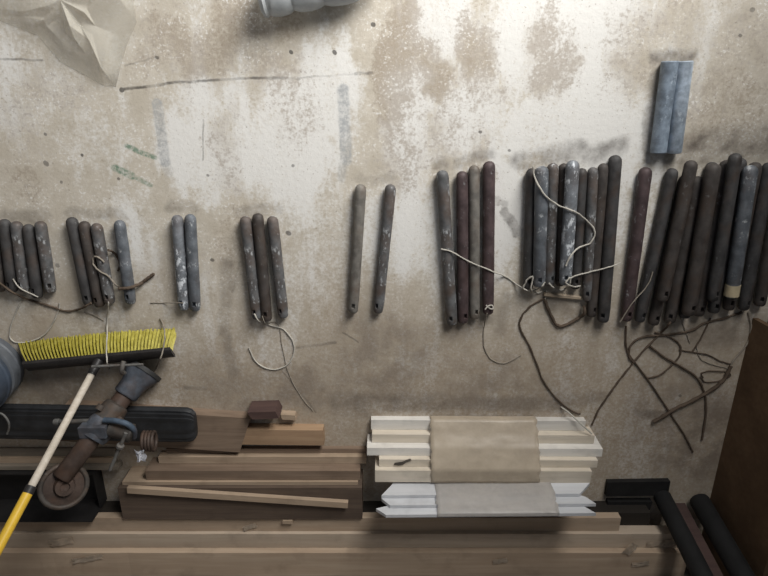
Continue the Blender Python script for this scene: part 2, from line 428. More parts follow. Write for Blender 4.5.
sash((603.5, 163), (591, 316), 'brown', 'rusty sash weight next to last at the right of the white-corded heap', g, r=.0155)
sash((615.5, 155), (603, 321), 'dark', 'longest charcoal sash weight at the right end of the white-corded heap', g, r=.019)
sash((542, 166), (539, 286), 'blue', 'thick blue-grey sash weight on top at left in the white-corded heap', g, r=.019, up=1)
sash((573, 160), (565, 284), 'smear', 'bright streaked sash weight on top in the middle of the white-corded heap', g, r=.019, up=1)
sash((646, 167), (626, 320), 'maroon', 'dark maroon sash weight lying alone between the two heaps at the right', None, r=.0185)
g = 'short zinc grey weights'
sash((670, 61), (658, 153), 'zincd', 'short zinc-blue weight at upper right, left one of the bright pair', g, r=.0225, flat=True)
sash((685, 61), (673.5, 153), 'zinc', 'short zinc-blue weight at upper right, paler right one of the bright pair', g, r=.0215, flat=True)
g = 'big heap of rusty sash weights by the right wall'
sash((673, 168), (639, 321), 'dark', 'black sash weight at the left flank of the big heap by the brown panel', g, r=.0175)
sash((686, 175), (653, 324), 'brown', 'brown sash weight second from left in the big heap by the brown panel', g, r=.018)
sash((699, 176), (669, 322), 'brown', 'rusty sash weight third from left in the big heap, its top set low', g, r=.019)
sash((713, 162), (684, 317), 'dark', 'dark sash weight in the big heap lying under the thick brown one', g, r=.0185)
sash((727, 160), (698, 315), 'brown', 'rust-brown sash weight in the middle of the big heap, below its thick neighbour', g, r=.0185)
sash((741, 158), (713, 312), 'dark', 'blackened sash weight in the big heap left of and below the taped one', g, r=.0185)
sash((756, 162), (728, 309), 'brown', 'rusty sash weight in the big heap directly beneath the taped one', g, r=.0185)
sash((770, 162), (743, 309), 'dark', 'black sash weight near the right end of the big heap, beside the taped one', g, r=.0185)
sash((785, 165), (759, 305), 'brown', 'brown sash weight cut off by the right edge of the photo', g, r=.0185)
sash((692, 160), (662, 300), 'brown', 'brown sash weight lying on top at the left of the big heap', g, r=.018, up=1)
sash((714, 163), (688, 314), 'brown', 'thick rusty brown sash weight lying on top in the middle of the big heap', g, r=.021, up=1)
sash((736, 153), (712, 300), 'dark', 'dark sash weight on top of the big heap, just left of the taped one', g, r=.018, up=1)
jt = sash((751, 165), (731, 297), 'blue', 'blue-grey sash weight with a beige tape band, on top of the big heap', g, r=.020, up=1)
a, b, r = WEIGHTS[-1]; d = (b-a).normalized(); L = (b-a).length
bm = bmesh.new(); lathe(bm, [(L*.895, r*1.0), (L*.895, r*1.05), (L*.985, r*1.05), (L*.985, r*1.0)], frame(a, d), 20)
tp = build('tape_band', bm, plain('beige tape', (.50, .42, .28), .6, .15, 30), None, 50)
tp.parent = jt; tp.matrix_parent_inverse = jt.matrix_world.inverted(); tp['label'] = 'beige tape band'

# ------------------------------------------------------------------ cords
EXTRA = []      # more height fields for cords: functions (x, y) -> z
def top_at(x, y):
    z = 0.0
    for (c, d, r2) in WEIGHTS:
        cd = Vector((d.x-c.x, d.y-c.y)); tt = (Vector((x-c.x, y-c.y)).dot(cd))/cd.length_squared
        if -.02 < tt < 1.02:
            tt = max(0, min(1, tt)); ax = c.lerp(d, tt); dd = math.hypot(x-ax.x, y-ax.y)
            if dd < r2*1.25: z = max(z, ax.z+math.sqrt(max(0, r2*r2-dd*dd)))
    for f in EXTRA: z = max(z, f(x, y))
    return z
def cord(pts, mat, label, r=.0024, name='cord', cat='cord', lift=0.0, group=None, wob=.0015):
    n = len(pts)
    if mat == 'twine': r *= 1.2
    pp = catmull([Vector((p[0], p[1], 0)) for p in pts], 8)
    zs = [0.0]*len(pp)
    for it in range(3):
        W = [PZ(p.x, p.y, z) for p, z in zip(pp, zs)]
        raw = [top_at(w.x, w.y) for w in W]
        k = 3
        mxz = [max(raw[max(0, i-2):i+3]) for i in range(len(raw))]
        zs = [max(raw[i], sum(mxz[max(0, i-k):i+k+1])/len(mxz[max(0, i-k):i+k+1]))+r+lift for i in range(len(raw))]
    W = [PZ(p.x, p.y, z) for p, z in zip(pp, zs)]
    sd = random.random()*50
    W = [w + Vector((noise.noise(Vector((i*.31, sd, 0))), noise.noise(Vector((i*.31, sd, 9))), 0))*wob for i, w in enumerate(W)]
    bm = bmesh.new(); tube(bm, W, lambda t: r*(1+.12*math.sin(t*57)), 7)
    return tag(recentre(build(name, bm, M[mat], None, 60)), label, cat, group)

cord([(13, 279), (17, 285), (23, 290), (38, 297)], 'cord', 'short pale cord across the lower ends of the weights at the left edge', .002)
cord([(24, 294), (20, 303), (12, 323), (10, 337), (17, 342.5), (32, 341), (46, 333), (54, 321), (59, 309), (59.5, 303)], 'cord', 'pale cord hanging in a wide loop over the left end of the broom', .0022, lift=.001)
cord([(-4, 280), (12, 292), (30, 300), (50, 306), (66, 311), (80, 309), (91, 303)], 'twine', 'brown twine running below the weights from the left edge to the broom group', .0028)
cord([(84, 312), (95, 316), (104, 321)], 'dull', 'short dull cord end on the floor just above the broom bristles', .0018)
cord([(108, 250), (113, 252), (118, 258), (120, 265), (118, 271)], 'twine', 'dark twine hoop bridging the gap beside the lone blue-grey weight', .0028, lift=.001)
cord([(104, 262), (98, 257), (94, 257), (93, 263), (98, 270), (108, 276), (115, 284), (121, 288)], 'dull', 'dull cord curled over the grey weight above the broom', .0025)
cord([(119, 289), (128, 288), (138, 285), (147, 279), (154, 274)], 'twine', 'thick dark brown rope end crossing the lone blue-grey weight and poking right', .0042, lift=.002)
cord([(150, 303), (165, 303), (183, 303)], 'dull', 'thin straight cord scrap left of the paint-streaked pair', .0014)
cord([(254, 314), (260, 322), (270, 325), (283, 329), (292, 340), (294, 352), (288, 364), (276, 369.5), (263, 367), (254, 359), (249, 348)], 'cord', 'pale cord bent into a round loop below the group of three weights', .0024)
cord([(262, 316), (266, 324), (272, 322), (279, 326), (282, 345), (288, 372), (300, 395), (313, 411)], 'dull', 'thin dull cord trailing from the group of three down to the wood block', .0014)
cord([(441, 249), (452, 252), (470, 262), (494, 272), (508, 278), (519, 286), (530, 291), (541, 287), (545, 282)], 'cord', 'white cord crossing the four long weights toward the white-corded heap', .0022)
cord([(487, 313), (484, 328), (484, 347), (491, 359), (505, 363), (521, 355)], 'dull', 'thin grey cord in a half loop below the right-hand maroon weight', .0017)
cord([(533, 166), (535, 178), (545, 195), (560, 206), (575, 212), (587, 221), (595, 232), (590, 243), (578, 248), (570, 257), (566, 266)], 'cord', 'white cord curling in an S over the top of the white-corded heap', .0026, lift=.002)
cord([(523, 288), (527, 280), (533, 277), (531, 289), (538, 293), (546, 290), (545, 299)], 'cord', 'white cord knotted round the left feet of the white-corded heap', .0026, lift=.001)
cord([(549, 283), (554, 288), (562, 290), (569, 285), (570, 278), (566, 283), (574, 287), (580, 286)], 'cord', 'white cord knot at the foot of the bright streaked weight', .0026, lift=.001)
cord([(566, 281), (575, 276), (590, 272), (606, 268), (621, 263)], 'cord', 'white cord stretching right from the white-corded heap toward the lone maroon weight', .0022)
cord([(545, 298), (531, 306), (522, 316), (520, 328), (529, 345), (536, 362), (543, 380), (556, 398), (572, 411), (580, 414)], 'twine', 'brown twine winding from the white-corded heap down toward the white timber', .0026)
cord([(545, 300), (549, 311), (557, 325), (566, 325), (577, 319), (584, 314), (584, 306)], 'twine', 'thick brown twine bow hanging below the white-corded heap', .0042)
cord([(620, 322), (634, 301), (647, 286), (653, 272)], 'dull', 'stiff dull cord lying up across the left of the big heap', .0018, lift=.002)
cord([(626, 326), (626, 345), (630, 356), (640, 369), (655, 390), (670, 413), (685, 436), (693, 452)], 'twine', 'long dark twine running from the lone maroon weight to the lower right', .0026)
cord([(742, 312), (725, 318), (705, 323), (690, 331), (665, 335), (643, 337), (631, 345), (629, 356), (633, 362)], 'twine', 'dark twine drawn along the feet of the big heap', .003)
cord([(671, 322), (663, 331), (648, 346), (634, 362), (622, 377), (615, 386), (606, 399), (598, 411), (592, 425)], 'twine', 'dark twine going down left from the big heap to the white timber', .0028)
cord([(650, 346), (664, 357), (680, 366), (696, 377), (704, 392), (706, 412), (702, 440)], 'twine', 'dark twine bending straight down beside the brown panel', .003)
cord([(655, 332), (670, 337), (680, 345), (680, 355), (672, 365), (660, 375), (648, 378)], 'twine', 'round loop of dark twine below the left of the big heap', .0024)
cord([(679, 350), (692, 352), (708, 355), (720, 361), (731, 364)], 'twine', 'thin twine crossing the tangle sideways below the big heap', .0018)
cord([(703, 378), (702, 373), (712, 371), (727, 372), (730, 376), (719, 381), (706, 382), (700, 377)], 'twine', 'small flat ring of twine near the brown panel', .0018)
cord([(696, 346), (700, 358), (711, 364), (726, 368), (730, 372)], 'dull', 'fine dull cord inside the tangle below the taped weight', .0015)
cord([(710, 318), (705, 330), (698, 343), (692, 352)], 'twine', 'short twine falling from the feet of the big heap into the tangle', .0022)
cord([(748, 312), (751, 325), (749, 340), (741, 352), (733, 361), (729, 372)], 'dull', 'pale thick cord arching along the foot of the brown panel', .003)
cord([(680, 318), (685, 330), (690, 343)], 'dull', 'short pale cord stub standing out from the feet of the big heap', .0018)
cord([(653, 422), (664, 416), (675, 409), (690, 402), (703, 395), (716, 387), (725, 378), (731, 366)], 'twine', 'frayed dark rope lying diagonally under the tangle', .005, lift=.001)
# white knot on the maroon weight, stick under the corded heap
a, b, r = WEIGHTS[19]
p = a.lerp(b, .94)
bm = bmesh.new()
tube(bm, catmull([p+Vector((.012*math.cos(k*1.1), .007*math.sin(k*1.7), r+.003+.002*math.sin(k*2.3))) for k in range(9)], 5), .0022, 7)
tag(recentre(build('cord_knot', bm, M['cord'], None, 60)), 'small white cord knot on the foot of the right-hand maroon weight', 'cord')
bm = bmesh.new()
pa, pb = PZ(544, 294, .007), PZ(581, 298, .007)
tube(bm, [pa.lerp(pb, k/6)+Vector((0, 0, .0006*(k % 2))) for k in range(7)], lambda t: .007, 6)
tag(recentre(build('wooden_stick', bm, wood('weathered stick wood', (.36, .29, .21), (.45, .37, .28)), None, 30)), 'short pale wooden stick lying across the feet of the white-corded heap', 'stick')
# ------------------------------------------------------------------ timber
MW = dict(white=wood('pale planed pine', (.68, .65, .60), (.75, .725, .68), 20), cream=wood('cream pine', (.63, .555, .45), (.70, .63, .53), 20), prim=wood('primed moulding', (.58, .59, .61), (.64, .65, .67), 14, .5),
          brown=wood('brown hardwood', (.19, .135, .097), (.255, .187, .135), 24), dark=wood('dark brown board', (.095, .068, .052), (.13, .095, .07), 20), tan=wood('tan strip', (.36, .27, .19), (.43, .33, .24), 24),
          orange=wood('orange pine block', (.34, .22, .135), (.41, .28, .175), 22), kraft=wood('worn brown wrapping', (.40, .30, .215), (.49, .385, .285), 10, .8), kraft2=wood('greyed brown wrapping', (.43, .345, .265), (.52, .43, .335), 9, .8),
          red=wood('dark red wood', (.07, .042, .038), (.095, .058, .05), 20), grey=wood('greyed plank', (.20, .17, .135), (.27, .235, .19), 18))
def pl_board(name, poly_xz, Y0, Y1, mat, label, cat, group=None, yaw=0.0, parent=None, bev=.0015):
    """a board: outline in x/z on its near face Y0, carried back to Y1"""
    bm = bmesh.new(); prism(bm, [(x, Y0, z) for x, z in poly_xz], (0, Y1-Y0, 0)); bevel(bm, bev, 1)
    o = recentre(build(name, bm, mat, parent))
    o.rotation_euler = (0, 0, yaw)
    if label: tag(o, label, cat, group)
    return o
class Chain:
    """boards standing side by side, each a little taller than the one before"""
    def __init__(s, y, xm, z=0.0): s.Y = PZ(xm, y, z).y; s.z = z; s.xm = xm; s.edges = []
    def step(s, y_top, y_back, gap=.001):
        Y0 = s.Y; zt = PY(s.xm, y_top, Y0).z; Y1 = PZ(s.xm, y_back, zt).y
        s.Y = Y1-gap; s.z = zt; s.edges.append((Y0, Y1, zt))
        return Y0, Y1, zt
def X(px, py, Y): return PY(px, py, Y).x
# white planed timber -------------------------------------------------
ch = Chain(416.5, 486)
g = 'white timber bundle'
W = [(420.5, 430, 371, 586, 'white', 'front white plank of the taped bundle, next to the bare floor', 'wooden_plank'),
     (435, 443, 372, 595, 'cream', 'second cream plank back in the white timber bundle', 'wooden_plank'),
     (448.5, 456, 367, 603, 'white', 'longest plank of the white timber bundle, jutting out at both ends', 'wooden_plank'),
     (460, 467, 379, 598, 'cream', 'cream plank with a dark flake on it in the white timber bundle', 'wooden_plank'),
     (471, 482.5, 375, 592, 'cream', 'wide dull cream plank at the back of the taped white timber', 'wooden_plank')]
w_edges = []
for yt, yb, xl, xr, mt, lb, nm in W:
    Y0, Y1, zt = ch.step(yt, yb); w_edges.append((Y0, Y1, zt))
    pl_board(nm, [(X(xl, yt, Y0), 0), (X(xr, yt, Y0), 0), (X(xr, yt, Y0), zt), (X(xl, yt, Y0), zt)], Y0, Y1, MW[mt], lb, 'plank', g, R(-.35))
print('white', w_edges)
g = 'mitred mouldings behind the white planks'
ch.Y -= .004
m_edges = []
MT = [(494.5, 496, 392, 381.5, 590, 580, 'frontmost white moulding with a mitred end, just behind the cream planks'),
      (504.5, 506, 381.5, 390, 584, 596, 'middle white moulding of three, its end cut back the other way'),
      (514, 516, 376, 386, 583, 596, 'rear white moulding with a sharp mitred tip beside the long brown boards')]
for yt, yb, xlb, xlt, xrb, xrt, lb in MT:
    zb = ch.z; Y0, Y1, zt = ch.step(yt, yb); m_edges.append((Y0, Y1, zt))
    Y1 = Y0-.011; ch.Y = Y1-.001
    ybm = yt-10
    xl0, xl1, xr0, xr1 = X(xlb, ybm, Y0), X(xlt, yt, Y0), X(xrb, ybm, Y0), X(xrt, yt, Y0)
    XL, XR = X(376, yt, Y0), X(596, yt, Y0)
    pl_board('moulding', [(XL+.06, 0), (XR-.06, 0), (XR-.06, zb-.02), (xr0, zb), (xr1, zt), (xl1, zt), (xl0, zb), (XL+.06, zb-.02)], Y0, Y1, MW['prim'], lb, 'moulding', g, R(.6))
print('mould', m_edges)
BACKW = ch.Y
# wrapping round the middle of the white bundles
def wrap(edges, xl, xr, mat, label, yaw, eps=.003):
    pts = []
    Y0, Y1, z = edges[0]; pts.append(Vector((0, Y0+eps, .002)))
    for (Y0, Y1, z) in edges: pts.append(Vector((0, Y0+eps, z+eps*.4)))
    pts.append(Vector((0, edges[-1][1], edges[-1][2]+eps)))
    # keep clear of the step corners: lift the sheet where a corner would poke through
    fine = []
    for p, q in zip(pts, pts[1:]):
        for k in range(5): fine.append(p.lerp(q, k/5))
    fine.append(pts[-1])
    Ym = sum(e[0] for e in edges)/len(edges)
    xa, xb = X(xl, 450, Ym), X(xr, 450, Ym)
    bm = bmesh.new(); n = 26; grid = []
    for i in range(n+1):
        t = i/n; row = []
        for j, p in enumerate(fine):
            wv = noise.noise(Vector((t*5, j*.35, len(edges))))*.0015
            ragg = (noise.noise(Vector((j*.5, 3+len(edges), 0)))*.006 if i in (0, n) else 0)
            row.append(bm.verts.new((xa+(xb-xa)*t+ragg, p.y+wv+.001, p.z+abs(wv))))
        grid.append(row)
    for i in range(n):
        for j in range(len(fine)-1): bm.faces.new((grid[i][j], grid[i+1][j], grid[i+1][j+1], grid[i][j+1]))
    o = recentre(build('packing_film', bm, mat, None, 60)); o.rotation_euler = (0, 0, yaw)
    so = o.modifiers.new('thickness', 'SOLIDIFY'); so.thickness = .0004
    return tag(o, label, 'packing film')
wrap(w_edges, 431, 540, film('yellowed film', (.52, .44, .34), .62, .35, .3), 'yellowed film wound round the middle of the white planks', R(-.35))
wrap(m_edges, 430, 535, film('cloudy film', (.50, .47, .44), .55, .35, .3), 'cloudy film wound round the mitred white mouldings', R(.6))
# stiff cord end resting on the front planks
bm = bmesh.new(); tube(bm, catmull([PZ(561, 407, .003), PZ(568, 412, .018), PZ(578, 421, .040), PZ(592, 434, .0565)], 6), .0028, 8)
tag(recentre(build('cord', bm, M['cord'], None, 60)), 'stiff pale cord end resting against the right end of the white planks', 'cord')
# dark flake lying on the cream plank
Y0, Y1, zt = w_edges[3]
c = PZ(402, 463, zt+.002)
bm = bmesh.new()
ol = [(-.030, -.012), (-.012, -.016), (.004, -.010), (.014, .004), (.034, .020), (.030, .030), (.016, .022), (.004, .010), (-.008, .006), (-.026, .000)]
prism(bm, [(c.x+x*.9, c.y+y*.55, zt+.0006) for x, y in ol], (0, 0, .003)); bevel(bm, .0008, 1)
tag(recentre(build('bark_flake', bm, plain('dark bark', (.10, .085, .07), .9), None)), 'small dark flake lying on the cream plank of the white bundle', 'flake')
# brown hardwood stack -------------------------------------------------
ch = Chain(446, 265)
g = 'brown boards stacked left of the white timber'
b_edges = []
B = [(449, 453, 166, 366, 'brown', 'front brown board of the stack left of the white timber, its end set furthest in'),
     (457, 463.5, 158, 366, 'tan', 'tan brown board second in the stack left of the white timber'),
     (471, 480, 145, 360, 'brown', 'broad brown board third in the stack left of the white timber'),
     (482, 485, 122, 358, 'tan', 'narrow tan board fourth in the brown stack, ahead of the dark board')]
for yt, yb, xl, xr, mt, lb in B:
    Y0, Y1, zt = ch.step(yt, yb); b_edges.append((Y0, Y1, zt))
    xa, xb = X(xl, yt, Y0), X(xr, yt, Y0)
    pl_board('wooden_board', [(xa, 0), (xb, 0), (xb, zt), (xa, zt)], Y0, Y1, MW[mt], lb, 'board', g)
Y0 = ch.Y; zt = PY(250, 488, Y0).z; Y1 = PZ(250, 519, zt).y
print('brown', b_edges, Y0, Y1, zt)
xa, xb = X(118, 487, Y0), X(362, 487, Y0)
pl_board('wooden_board', [(xa, 0), (xb, 0), (xb, zt), (xa, zt)], Y0, Y1, MW['dark'], 'wide dark brown board at the back of the brown stack under a thin batten', 'board', g)
pa, pb = PZ(128, 489, zt+.009), PZ(348, 504, zt+.009)
bm = bmesh.new(); dv = (pb-pa); Lb = dv.length; box(bm, 0, Lb, -.011, .011, -.008, .008); bevel(bm, .0012, 1)
o = build('batten', bm, MW['tan'], None); o.matrix_world = frame(pa, dv)
tag(o, 'thin tan batten lying askew on top of the dark brown board', 'batten')
# long wrapped lengths along the bottom -------------------------------
YF = min(BACKW, Y1)-.004
ch = Chain(515, 384); ch.Y = YF; print('YF', YF)
g = 'long brown wrapped boards along the bottom'
f_edges = []
_c = Chain(515, 384); _c.Y = YF
PB = _c.step(518, 531)[2]-.028
bm = bmesh.new(); box(bm, X(-70, 518, YF), X(668, 540, YF), min(-1.5, YF-.2), YF-.004, 0, PB); bevel(bm, .003, 1)  # near-black platform added to stand for the shade below the boards
tag(recentre(build('shade_platform', bm, wood('black filler', (.022, .018, .015), (.03, .025, .02), 12))), 'low black filler platform added as shade under the long brown boards', 'platform')
FR = [(518, 531, -60, 621, 'kraft', 'shortest of the long brown boards along the bottom, ending beside the mouldings'),
      (534, 547.5, -60, 686, 'kraft2', 'middle long brown board at the bottom with torn paper at its right end'),
      (553, 580, -60, 689, 'kraft', 'rearmost long brown board, along the very bottom of the photo')]
F_OB = []
for yt, yb, xl, xr, mt, lb in FR:
    Y0, Y1, zt = ch.step(yt, yb); f_edges.append((Y0, Y1, zt))
    xa, xb = X(xl, yt, Y0), X(xr, yt, Y0)
    n = 60; bm = bmesh.new()
    top = [(xa+(xb-xa)*k/n, zt+noise.noise(Vector((k*.7, yt, 0)))*.002) for k in range(n+1)]
    prism(bm, [(xa, Y0, PB), ] + [(x, Y0, z) for x, z in top] + [(xb, Y0, PB)], (0, Y1-Y0, 0))
    bevel(bm, .002, 1)
    o = tag(recentre(build('wrapped_board', bm, MW[mt])), lb, 'board', g)
    F_OB.append((o, Y0, Y1, zt, xa, xb))
print('front', f_edges, 'wall', WY)
paper = plain('torn kraft paper', (.60, .51, .41), .85, .2, 25)
def scrap(px, py, z, sx, sy, parent, sd, rot=0.0):
    c = PZ(px, py, z); bm = bmesh.new(); n, m = 8, 5; G = []
    for i in range(n+1):
        row = []
        for j in range(m+1):
            u, v = (i/n-.5), (j/m-.5)
            ed = 1+.35*noise.noise(Vector((u*4, v*4, sd)))
            x, y = u*sx*ed, v*sy*ed
            row.append(bm.verts.new((c.x+x*math.cos(rot)-y*math.sin(rot), c.y+x*math.sin(rot)+y*math.cos(rot), z+.0032+.004*max(0, noise.noise(Vector((u*5, v*4, sd+7)))+.25))))
        G.append(row)
    for i in range(n):
        for j in range(m): bm.faces.new((G[i][j], G[i+1][j], G[i+1][j+1], G[i][j+1]))
    ret = bmesh.ops.solidify(bm, geom=bm.faces[:], thickness=.0008)
    o = build('torn_paper', bm, paper, None, 50)
    o.parent = parent; o.matrix_parent_inverse = Matrix.Translation(-parent.location)
    o['label'] = 'scrap of torn pale paper'
    return o
z2, z3, z1 = F_OB[1][3], F_OB[2][3], F_OB[0][3]
for px, py, z, sx, sy, k, sd, rt in ((62, 541, z2, .085, .028, 1, 1, .2), (675, 541, z2, .075, .03, 1, 2, .25), (655, 543, z2, .06, .02, 1, 3, .1), (630, 548, z3, .03, .05, 2, 4, -.5),
                                     (250, 532, z1, .05, .02, 0, 5, .4), (88, 558, z3, .11, .022, 2, 6, .2), (640, 563, z3, .06, .02, 2, 8, .1), (500, 560, z3, .05, .02, 2, 10, .2)):
    pass_par = F_OB[k][0]
    if k == 0: py = 526
    scrap(px, py, z, sx, sy, pass_par, sd, rt)
bm = bmesh.new(); c = PZ(288, 519, z1); box(bm, c.x-.017, c.x+.017, F_OB[0][1]-.014, F_OB[0][1]-.001, z1, z1+.013); bevel(bm, .002, 1)
tag(recentre(build('wood_chip', bm, MW['tan'])), 'small tan wood chip on the near edge of the long brown boards', 'wood chip')

# ------------------------------------------------------------------ loose blocks and boards on the floor, left of centre
def floor_board(name, fl, fr, y_top, y_back, mat, label, cat, z0=0.0, xl2=None, xr2=None, y_r=0, group=None):
    """flat piece: near bottom edge fl-fr in the picture, resting at z0; y_top where its near face ends, y_back where its top ends"""
    a, b = PZ(*fl, z0), PZ(*fr, z0)
    Ym = (a.y+b.y)/2; xm = (fl[0]+fr[0])/2
    zt = PY(xm, y_top, Ym).z; yb = PZ(xm, y_back, zt).y; dy = yb-Ym
    c0 = PZ(xl2 if xl2 is not None else fl[0], y_back, zt).x; c1 = PZ(xr2 if xr2 is not None else fr[0], y_back, zt).x
    q = [Vector((a.x, a.y, z0)), Vector((b.x, b.y, z0)), Vector((c1, b.y+dy, z0)), Vector((c0, a.y+dy, z0))]
    bm = bmesh.new(); prism(bm, q, (0, 0, zt-z0)); bevel(bm, .002, 1)
    return tag(recentre(build(name, bm, mat)), label, cat, group), zt
o, zt_plank = floor_board('wooden_plank', (70, 399), (253, 412), 412, 446, MW['brown'], 'flat brown plank on the floor under the black ribbed bundle', 'plank', xr2=239, xl2=40)
o, ztb = floor_board('wood_block', (249, 423), (324, 424), 430, 445, MW['orange'], 'orange-brown wood block in front of the brown stack', 'wood block', xl2=240)
o, _ = floor_board('wood_offcut', (252, 401), (279, 400), 412, 419, MW['red'], 'small dark red wood offcut standing behind the flat brown plank', 'wood offcut')
o, _ = floor_board('wood_offcut', (282, 410), (296, 411), 415, 420, MW['tan'], 'tiny pale offcut touching the dark red one', 'wood offcut')

# ------------------------------------------------------------------ black ribbed bundle
BK = plain('black rubber', (.018, .019, .021), .5, .4, 20, spec=.5)
bm = bmesh.new()
zb = zt_plank
c0, c1 = PZ(-60, 421, zb+.03), PZ(196, 426, zb+.03)
L = (c1-c0).length
Yc = .060; Zc = .022
sec = []
NS = 60
for k in range(NS):      # ribbed rounded section
    an = 2*math.pi*k/NS
    rr = (1.03, .93, .93, 1.03)[k % 4]
    sec.append((Yc*rr*math.copysign(abs(math.cos(an))**.6, math.cos(an)), Zc*rr*math.copysign(abs(math.sin(an))**.6, math.sin(an))))
rings = []
for t, s in [(0, 1), (.3, 1), (.6, 1), (.9, 1), (.965, .985), (.985, .9), (.997, .7), (1.0, .4)]:
    rings.append([bm.verts.new((L*t, y*s, z*s)) for y, z in sec])
for a_, b_ in zip(rings, rings[1:]):
    for k in range(NS): bm.faces.new((a_[k], a_[(k+1) % NS], b_[(k+1) % NS], b_[k]))
bm.faces.new(rings[0][::-1]); bm.faces.new(rings[-1])
bn = build('ribbed_bundle', bm, BK, None, 25)
Mx = frame(c0, Vector((c1.x-c0.x, c1.y-c0.y, 0))); Mx.translation.z = zb+Zc*1.07
bn.matrix_world = Mx
tag(bn, 'long black ribbed rubber bundle with a rounded end, lying left of the wood block', 'rubber bundle')
BUNDLE_TOP = zb+Zc*2.1
# greyed boards behind it
g = 'greyed boards at the lower left'
chg = Chain(447, 60); 
for yt, yb, xr, mt, lb in ((448.5, 456, 131, 'grey', 'greyed board nearest the black bundle at lower left'), (458, 463, 130, 'tan', 'pale strip between greyed boards at lower left'), (466, 470, 134, 'grey', 'greyed board at lower left beside the dark gap')):
    Y0, Y1, zt = chg.step(yt, yb)
    if chg.edges.__len__() == 1:
        zt0 = zt
    xa, xb = X(-70, yt, Y0), X(xr-16, yt, Y0)
    pl_board('wooden_board', [(xa, 0), (xb, 0), (xb, zt), (xa, zt)], Y0, Y1, MW[mt], lb, 'board', g)
print('grey', chg.edges, 'bundle', BUNDLE_TOP, c0, c1)
GZ = chg.edges[-1][2]; GYB = chg.edges[-1][1]

# dark open crate added as shade between the greyed and the long boards
cr_y0, cr_y1, cr_x0, cr_x1, cr_z = GYB-.004, YF+.004, X(-40, 480, GYB), X(114, 490, YF), .115
cr = empty('shade_box', ((cr_x0+cr_x1)/2, (cr_y0+cr_y1)/2, 0))
ck = plain('black shade box filler', (.013, .012, .012), .6, .3)
for nm, q in (('shade_box_floor', (cr_x0, cr_x1, cr_y1, cr_y0, 0, .005)), ('shade_box_wall', (cr_x0, cr_x1, cr_y0-.004, cr_y0, .005, .05)), ('shade_box_wall', (cr_x0, cr_x1, cr_y1, cr_y1+.004, .005, cr_z)),
              ('shade_box_wall', (cr_x1-.004, cr_x1, cr_y1+.004, cr_y0-.004, .005, .05)), ('shade_box_wall', (cr_x0, cr_x0+.004, cr_y1+.004, cr_y0-.004, .005, .05))):
    bm = bmesh.new(); box(bm, *q); bevel(bm, .0008, 1); build(nm, bm, ck, cr)
tag(cr, 'low black open crate added as shade in the gap under the wheel of the rusty stand', 'shade_box')

# ------------------------------------------------------------------ broom
yel = NT('yellow bristle'); ya = yel.noise(yel.coord((1, 1, 1), seed()), 60, 3, .6)
yel = yel.done(yel.mix(yel.ramp(ya, .3, .7), (.32, .275, .035), (.48, .425, .085)), .55, 0, .4)
tl, tr = PZ(19, 345), PZ(176, 330.5)                    # line of bristle tips on the floor
ZB = .062
bl, br = PZ(27, 364, ZB), PZ(171, 350, ZB)              # line where bristles leave the block
br_root = empty('broom', ((bl+br)/2)*1.0)
br_root.location.z = 0
ax = (br-bl).normalized(); nt = 44
bm = bmesh.new()
rows = 4
perp = Vector((-ax.y, ax.x, 0))
for i in range(nt):
    t = (i+.5)/nt
    for rw in range(rows):
        k = rw/(rows-1)-.5
        bow = .006*math.sin(math.pi*t)
        root = bl.lerp(br, t)+perp*(k*.030-.004)+Vector((0, 0, k*.01))
        tip = tl.lerp(tr, t)+perp*(k*.02-.004+bow)
        tip.z = .001
        nb = 7
        for s in range(nb):
            a_ = 2*math.pi*s/nb+i
            e = tip+ax*(.0036*math.cos(a_)+random.uniform(-.0012, .0012))+perp*(.004*math.sin(a_)+random.uniform(-.003, .003))
            mid = (root+e)/2 + Vector((0, 0, .004))
            q = root+ax*(.0008*math.cos(a_))+perp*(.0012*math.sin(a_))
            tube(bm, [q, mid, e], lambda u: .0011+.0006*u, 3, False)
build('bristles', bm, yel, br_root)
blk = plain('dark broom block', (.022, .020, .020), .5, .3)
bm = bmesh.new()
ext = ax*.004
up = ((bl+br)/2-(tl+tr)/2).normalized(); side = up.cross(ax).normalized()
def bp(t, s, u): return (bl-ext).lerp(br+ext, t)+side*s+up*u-perp*.004
q0 = [bp(0, -.021, -.002), bp(0, .021, -.002), bp(0, .021, .009), bp(0, .013, .015), bp(0, -.013, .015), bp(0, -.021, .009)]
prism(bm, q0, (br+ext)-(bl-ext)); bevel(bm, .002, 2)
blko = build('brush_block', bm, blk, br_root, 40)
A = PZ(96, 366, ZB+.025); 
dB = ray(0, 545); zB = .5; B_ = PZ(0, 545, zB)
dirh = (B_-A).normalized()
tw = (WY+.014-A.y)/dirh.y; E = A+dirh*tw
print('broom handle length', tw, 'end', E)
J = PZ(28.5, 490, 0); 
# joint: nearest point on the handle to the ray through (28.5, 490)
best = min(range(200), key=lambda i: abs((lambda p: 384+F*p.x/((H-p.z)*ct-p.y*st)-28.5)(A+dirh*(tw*i/200))))
J = A+dirh*(tw*best/200)
worn = wood('worn pale handle', (.50, .44, .36), (.62, .56, .48), 16)
yh = plain('yellow painted handle', (.66, .42, .04), .4, .15, 12, spec=.5)
